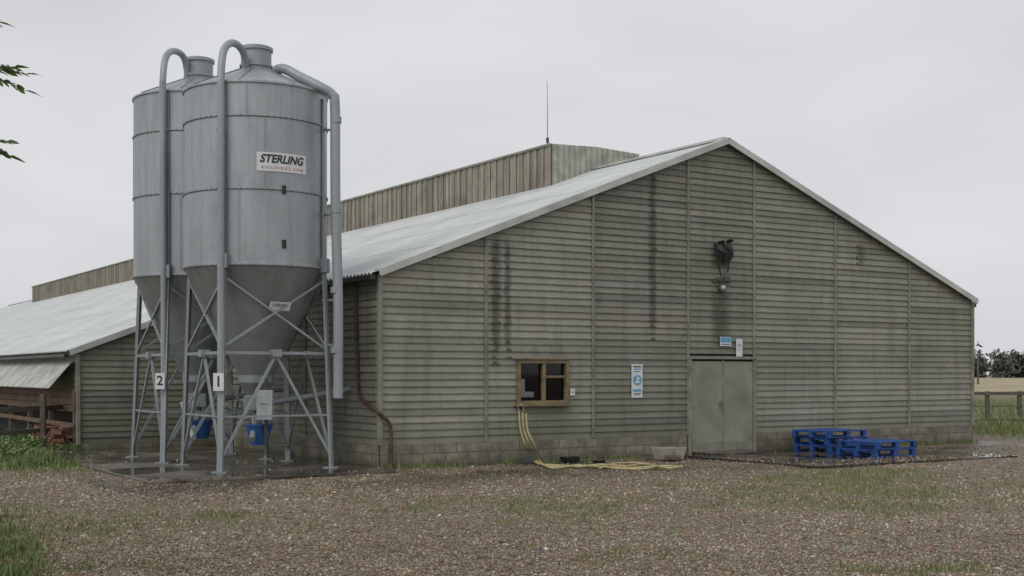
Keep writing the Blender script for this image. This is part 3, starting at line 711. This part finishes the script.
# ---------------- small objects ----------------
def P_front(px,py,off=.06):
    a=fx(px); return wld(a,-off,fz(px,py))
hs=empty('water_hose'); b=B(); r=random.Random(3)
for k in range(3):
    o=k*.05
    pts=[P_front(517+k*2,411+k,.07+o),P_front(518+k*2,430,.09+o),P_front(522+k*3,445,.12+o),gp(530+k*4,458,.06),gp(540+k*3,464+k,.03),gp(556,465+k*1.5,.02),gp(580,466.5-k,.02)]
    if k<2: pts+=[gp(600,464.5+k*2,.03),gp(625,466+k*2,.03),gp(645,464+k*3,.04),gp(668,468-k*2,.05),gp(682,466+k,.05)]
    b.tube(spline(pts),.018,8)
b.tube(spline([P_front(517,411,.07),P_front(516,406,.07),P_front(519,405,.1),P_front(521,411,.1)]),.018,8)
b.tube(spline([gp(600,468,.03),gp(615,463.5,.03),gp(640,463,.04),gp(655,466,.04),gp(640,469,.04),gp(612,468,.03)]),.016,8)
b.obj('hose_coils',M_yel,hs,True)
hb=empty('hose_bracket',P_front(518,408,.04),TH); b=B(); b.box((0,0,0),(.08,.05,.05)); b.tube([(0,0,0),(0,-.12,0),(0,-.12,.05)],.012,8); b.obj('hook',M_rub,hb)
def trough(name,pos,L,Wd,h,mat,rz=TH):
    e=empty(name,pos,rz); b=B()
    o=[(-L/2,-Wd/2),(L/2,-Wd/2),(L/2,Wd/2),(-L/2,Wd/2)]; t=.8; inn=.93
    v=[(x*t,y*t,0) for x,y in o]+[(x,y,h) for x,y in o]+[(x*inn,y*(inn-.05),h) for x,y in o]+[(x*t*.93,y*t*.85,.02) for x,y in o]
    f=[(3,2,1,0)]
    for k in range(3): f+=[(4*k+i,4*k+(i+1)%4,4*k+4+(i+1)%4,4*k+4+i) for i in range(4)]
    f.append((12,13,14,15)); b.raw(v,f); b.obj('tub_shell',mat,e,bevel=.006); return e
trough('feed_trough',gp(669,459,.025),.6,.34,.22,simple('grey_tub',(.38,.37,.32),.5))
trough('foot_dip_tray',gp(570,462.5,.0),.34,.22,.11,M_black)
trough('foot_dip_tray',gp(599,463,.0),.22,.16,.05,M_black)
e=empty('broom'); b=B(); b.tube([gp(674,456,.1),P_front(684,412,.05)],.013,8); b.obj('handle',M_rub,e)
b=B(); p=gp(674,456,.10); b.box(p,(.28,.06,.04))
for k in range(40): b.beam(p+Vector((-.13+k*.0066,random.uniform(-.02,.02),-.02)),p+Vector((-.14+k*.0072,random.uniform(-.03,.03),-.07)),.004,.004)
b.obj('brush_head',M_brownb,e)
e=empty('stone_block',wld(fx(520),-.25,0),TH+.1); b=B(); b.box((0,0,.05),(.22,.12,.11)); b.box((.0,-.02,.12),(.12,.06,.05)); b.obj('block',M_rub,e,bevel=.01)
def pallet(b,M):
    def bx(c,d): b.box(M@Vector(c),d,M.to_3x3())
    for i in range(3): bx((0,-.45+i*.45,.011),(1.2,.10,.022))
    for i in range(3):
        for j in range(3): bx((-.55+i*.55,-.45+j*.45,.065),(.10,.10,.084))
    for i in range(3): bx((-.55+i*.55,0,.117),(.10,1.0,.02))
    for i in range(7): bx((0,-.45+i*.15,.138),(1.2,.10,.02))
def stack(pos,angs,name='pallet_stack'):
    e=empty(name,pos,TH); b=B()
    for k,(a,ox,oy) in enumerate(angs): pallet(b,Matrix.Translation((ox,oy,.025+k*.151))@Matrix.Rotation(a,4,'Z'))
    b.obj('pallets',M_blue,e,bevel=.003)
stack((6.75,26.45,0),[(.02,0,0),(-.04,.03,.02),(.06,-.05,.0)]); stack((7.28,25.0,0),[(.0,0,0),(.05,.04,.0)])
e=empty('brick_pile',wld(-WG-.25,8.3,0),TH); b=B()
for k in range(60):
    b.box((random.uniform(-.3,.3),random.uniform(-.3,1.5),.05+random.random()*.45),(.215,.10,.07),Matrix.Rotation(random.uniform(-.6,.6),3,'Z')@Matrix.Rotation(random.uniform(-.3,.3),3,'X'))
b.obj('bricks',M_brick,e)
e=empty('timber_fence'); b=B()
for x,y in ((43,452),(-40,460),(78,447)):
    p=gp(x,y); b.box(p+Vector((0,0,.6)),(.10,.10,1.25))
p,q=gp(78,447),gp(-40,460); b.beam(p+Vector((0,-.07,.92)),q+Vector((0,-.07,.92)),.04,.11); b.beam(p+Vector((0,-.07,.45)),q+Vector((0,-.07,.45)),.04,.09)
b.obj('posts_and_rails',M_fence,e,bevel=.005)
e=empty('field_fence'); b=B(); p0=gp(955,420); dirv=Vector((1,.03,0)).normalized()
for k in range(14):
    p=p0+dirv*(k*1.17); b.box(p+Vector((0,0,.48)),(.13,.13,1.10))
b.beam(p0+Vector((0,-.09,.95)),p0+dirv*17+Vector((0,-.09,.95)),.04,.13); b.beam(p0+Vector((0,-.08,.5)),p0+dirv*17+Vector((0,-.08,.5)),.02,.04)
b.obj('posts_and_rails',M_fence,e)
nx=160; ny=60; X=np.linspace(25,600,nx); Yv=95+np.linspace(0,1,ny)**2*320; XX,YY=np.meshgrid(X,Yv)
ZZ=.28+fbm(XX*.8,YY*.8,3)*.25; ZZ[0]=-.05; ZZ[:,0]=-.05
I=np.arange(nx*ny).reshape(ny,nx); f=np.stack([I[:-1,:-1].ravel(),I[:-1,1:].ravel(),I[1:,1:].ravel(),I[1:,:-1].ravel()],1)
arrmesh('crop_field',np.stack([XX.ravel(),YY.ravel(),ZZ.ravel()],1),f,np.ones((nx*ny,3)),simple('ripe_crop',(.34,.29,.17),.9,0,.3,.15,0))
n=14000; X1=rng.uniform(14,34,n); Y1=rng.uniform(36,75,n); blades('rough_grass',X1,Y1,rng.uniform(.1,.35,n),.035,(.14,.18,.065),(.28,.29,.14))
V=[];C=[]
for k in range(230):
    tx=rng.uniform(60,420); ty=rng.uniform(400,450); hh=rng.uniform(6,10.5); rr=rng.uniform(3,5.5); m=240
    d=rng.normal(0,1,(m,3)); d/=np.linalg.norm(d,axis=1)[:,None]; d*=rng.random((m,1))**.4
    lump=1+.3*np.sin(d[:,0:1]*5+k)+.2*np.sin(d[:,2:3]*7+k)
    ctr=np.array([tx,ty,0])+d*np.array([rr,rr,hh*.5])*lump+np.array([0,0,hh*.5])
    t=rng.normal(0,.55,(m,4,3)); V.append((ctr[:,None]+t).reshape(-1,3)); C.append(np.repeat(np.array([.115,.125,.10])*rng.uniform(.6,1.3,(m,1)),4,0))
V=np.concatenate(V);C=np.concatenate(C); V[:,2]=np.maximum(V[:,2],-.1)
arrmesh('distant_trees',V,np.arange(len(V)).reshape(-1,4),C,M_leaf)
e=empty('utility_pole',(pt(978,376,150).x,150,0)); b=B(); b.tube([(0,0,-.1),(0,0,4.4)],[.14,.10],8); b.box((0,0,4.0),(1.2,.1,.12)); b.obj('pole',M_fence,e)

# ---------------- tree (left, overhanging) ----------------
tree=empty('ash_tree'); b=B(); LV=[];LC=[]
b.tube(spline([(-5.4,6.2,-.1),(-5.35,6.2,1.5),(-5.2,6.1,3),(-5.1,6.2,4.6),(-5.0,6.1,6)]),[.17-.0045*i for i in range(33)],12)
def pinnate(p,d,L,droop=.3,nl=5,sz=.075):
    p=Vector(p); d=Vector(d).normalized(); side=d.cross(Vector((0,0,1))).normalized(); path=[]
    for i in range(nl+2):
        t=i/(nl+1); path.append(p+d*L*t-Vector((0,0,droop*L*t*t)))
    b.tube(path,.0025,4,False)
    def lf(o,dd,s):
        dd=dd.normalized(); sd=dd.cross(Vector((0,0,1))).normalized(); w=.36*s; sag=Vector((0,0,-.25*s)); tl=random.uniform(-.8,.8)
        sd=(sd*math.cos(tl)+Vector((0,0,1))*math.sin(tl)); col=np.array([.085,.125,.045])*random.uniform(.6,1.35)
        for sg in (-1,1):
            q=[o,o+dd*s*.35+sd*sg*w*.5,o+dd*s*.7+sd*sg*w*.42+sag*.5,o+dd*s+sag,o+dd*s*.5]
            LV.extend([tuple(z) for z in (q[0],q[1],q[2],q[4])]); LC.extend([col]*4)
            LV.extend([tuple(z) for z in (q[4],q[2],q[3],q[3]+Vector((0,0,.0005)))]); LC.extend([col]*4)
    for i in range(1,nl+1):
        o=path[i]
        for sg in (-1,1): lf(o,side*sg+d*.7,sz*random.uniform(.8,1.1))
    lf(path[-1],d,sz*1.1)
def branch(pts,r0,twigs,leafL=.26):
    s=spline(pts); b.tube(s,[r0*(1-.85*i/len(s)) for i in range(len(s))],7)
    for k in range(twigs):
        q=s[int(len(s)*(.35+.65*random.random()))-1]; d=Vector((random.uniform(-1,1),random.uniform(-1,1),random.uniform(-.4,.5)))
        e2=q+d*.35
        if (e2.x+ (.42)*e2.y)>-.30: continue
        b.tube([q,e2],[.006,.003],5)
        for j in range(5):
            dd=Vector((random.uniform(-1,1),random.uniform(-1,1),random.uniform(-.5,.3))); t=q.lerp(e2,random.uniform(.4,1))
            if (t.x+dd.normalized().x*.33+.42*(t.y+dd.normalized().y*.33))<-.08: pinnate(t,dd,leafL)
for k in range(16):
    z=random.uniform(2.6,5.8); a=random.uniform(0,6.28); L=random.uniform(1.2,2.2)
    p0=Vector((-5.1,6.15,z)); dx=Vector((math.cos(a),math.sin(a),.35))
    end=p0+dx*L
    if end.x+.42*end.y>-.35: dx*=.45; end=p0+dx*L
    branch([p0,p0+dx*L*.5+Vector((0,0,.15)),end],.05,16)
branch([(-5.1,6.15,2.9),(-4.2,6.1,3.25),(-3.3,6.05,3.2),pt(-18,70,6.0)],.04,10)
for dy,l,zz in ((-3,.20,.10),(3,.17,-.08),(-5,.15,.2)):
    pinnate(pt(-14,74+dy,6.0),(1,random.uniform(-.5,.5),zz),l,.2,4,.08)
branch([(-5.1,6.15,2.5),(-4.0,6.1,2.8),(-3.2,6.05,2.85),pt(-22,138,6.0)],.035,8)
for dy,l,zz in ((0,.13,.1),(4,.12,-.2),(7,.12,-.1)): pinnate(pt(-20,139+dy,6.0),(1,random.uniform(-.5,.5),zz),l,.25,4,.08)
pinnate(pt(-26,16,6),(1,.3,0),.10,.2,4,.08); pinnate(pt(-24,20,6),(1,-.3,-.1),.08,.2,3,.07)
b.obj('trunk_and_branches',M_bark,tree,True)
LV=np.array(LV);LC=np.array(LC); arrmesh('foliage',LV,np.arange(len(LV)).reshape(-1,4),LC,M_leaft,tree)

# ---------------- world & light ----------------
w=bpy.data.worlds.new('World'); scene.world=w; w.use_nodes=True; t=w.node_tree; bg=t.nodes['Background']
EL,AZ=math.radians(48),math.radians(215)
sky=t.nodes.new('ShaderNodeTexSky'); sky.sky_type='NISHITA'; sky.sun_disc=False; sky.sun_elevation=EL; sky.sun_rotation=AZ; sky.dust_density=4; sky.air_density=1
hs_=t.nodes.new('ShaderNodeHueSaturation'); hs_.inputs['Saturation'].default_value=.08; t.links.new(sky.outputs[0],hs_.inputs['Color'])
tc=t.nodes.new('ShaderNodeTexCoord'); mp=t.nodes.new('ShaderNodeMapping'); mp.inputs['Scale'].default_value=(1,1,2.6); t.links.new(tc.outputs['Generated'],mp.inputs[0])
nz=t.nodes.new('ShaderNodeTexNoise'); nz.inputs['Scale'].default_value=2.2; nz.inputs['Detail'].default_value=5; nz.inputs['Roughness'].default_value=.5; t.links.new(mp.outputs[0],nz.inputs['Vector'])
rp=t.nodes.new('ShaderNodeValToRGB'); rp.color_ramp.elements[0].position=.3; rp.color_ramp.elements[0].color=(6.2,6.35,6.75,1); rp.color_ramp.elements[1].position=.7; rp.color_ramp.elements[1].color=(8.1,8.15,8.35,1); t.links.new(nz.outputs['Fac'],rp.inputs[0])
mx=t.nodes.new('ShaderNodeMix'); mx.data_type='RGBA'; mx.inputs[0].default_value=.88; t.links.new(hs_.outputs[0],mx.inputs[6]); t.links.new(rp.outputs[0],mx.inputs[7])
t.links.new(mx.outputs[2],bg.inputs[0]); bg.inputs['Strength'].default_value=.10
sd=bpy.data.lights.new('sun','SUN'); sd.energy=.9; sd.angle=math.radians(30); sd.color=(1,.97,.93); so=bpy.data.objects.new('sun',sd); scene.collection.objects.link(so)
d=Vector((math.sin(AZ)*math.cos(EL),math.cos(AZ)*math.cos(EL),math.sin(EL))); so.rotation_euler=d.to_track_quat('Z','Y').to_euler()
cd=bpy.data.cameras.new('camera'); cd.sensor_width=36; cd.lens=F/1024*36; cd.shift_y=(HY-288)/1024; cd.clip_end=6000; cd.clip_start=.1
co=bpy.data.objects.new('camera',cd); co.location=(0,0,H); co.rotation_euler=(math.pi/2,0,0); scene.collection.objects.link(co); scene.camera=co
scene.view_settings.view_transform='Standard'; scene.view_settings.look='None'; scene.view_settings.exposure=0
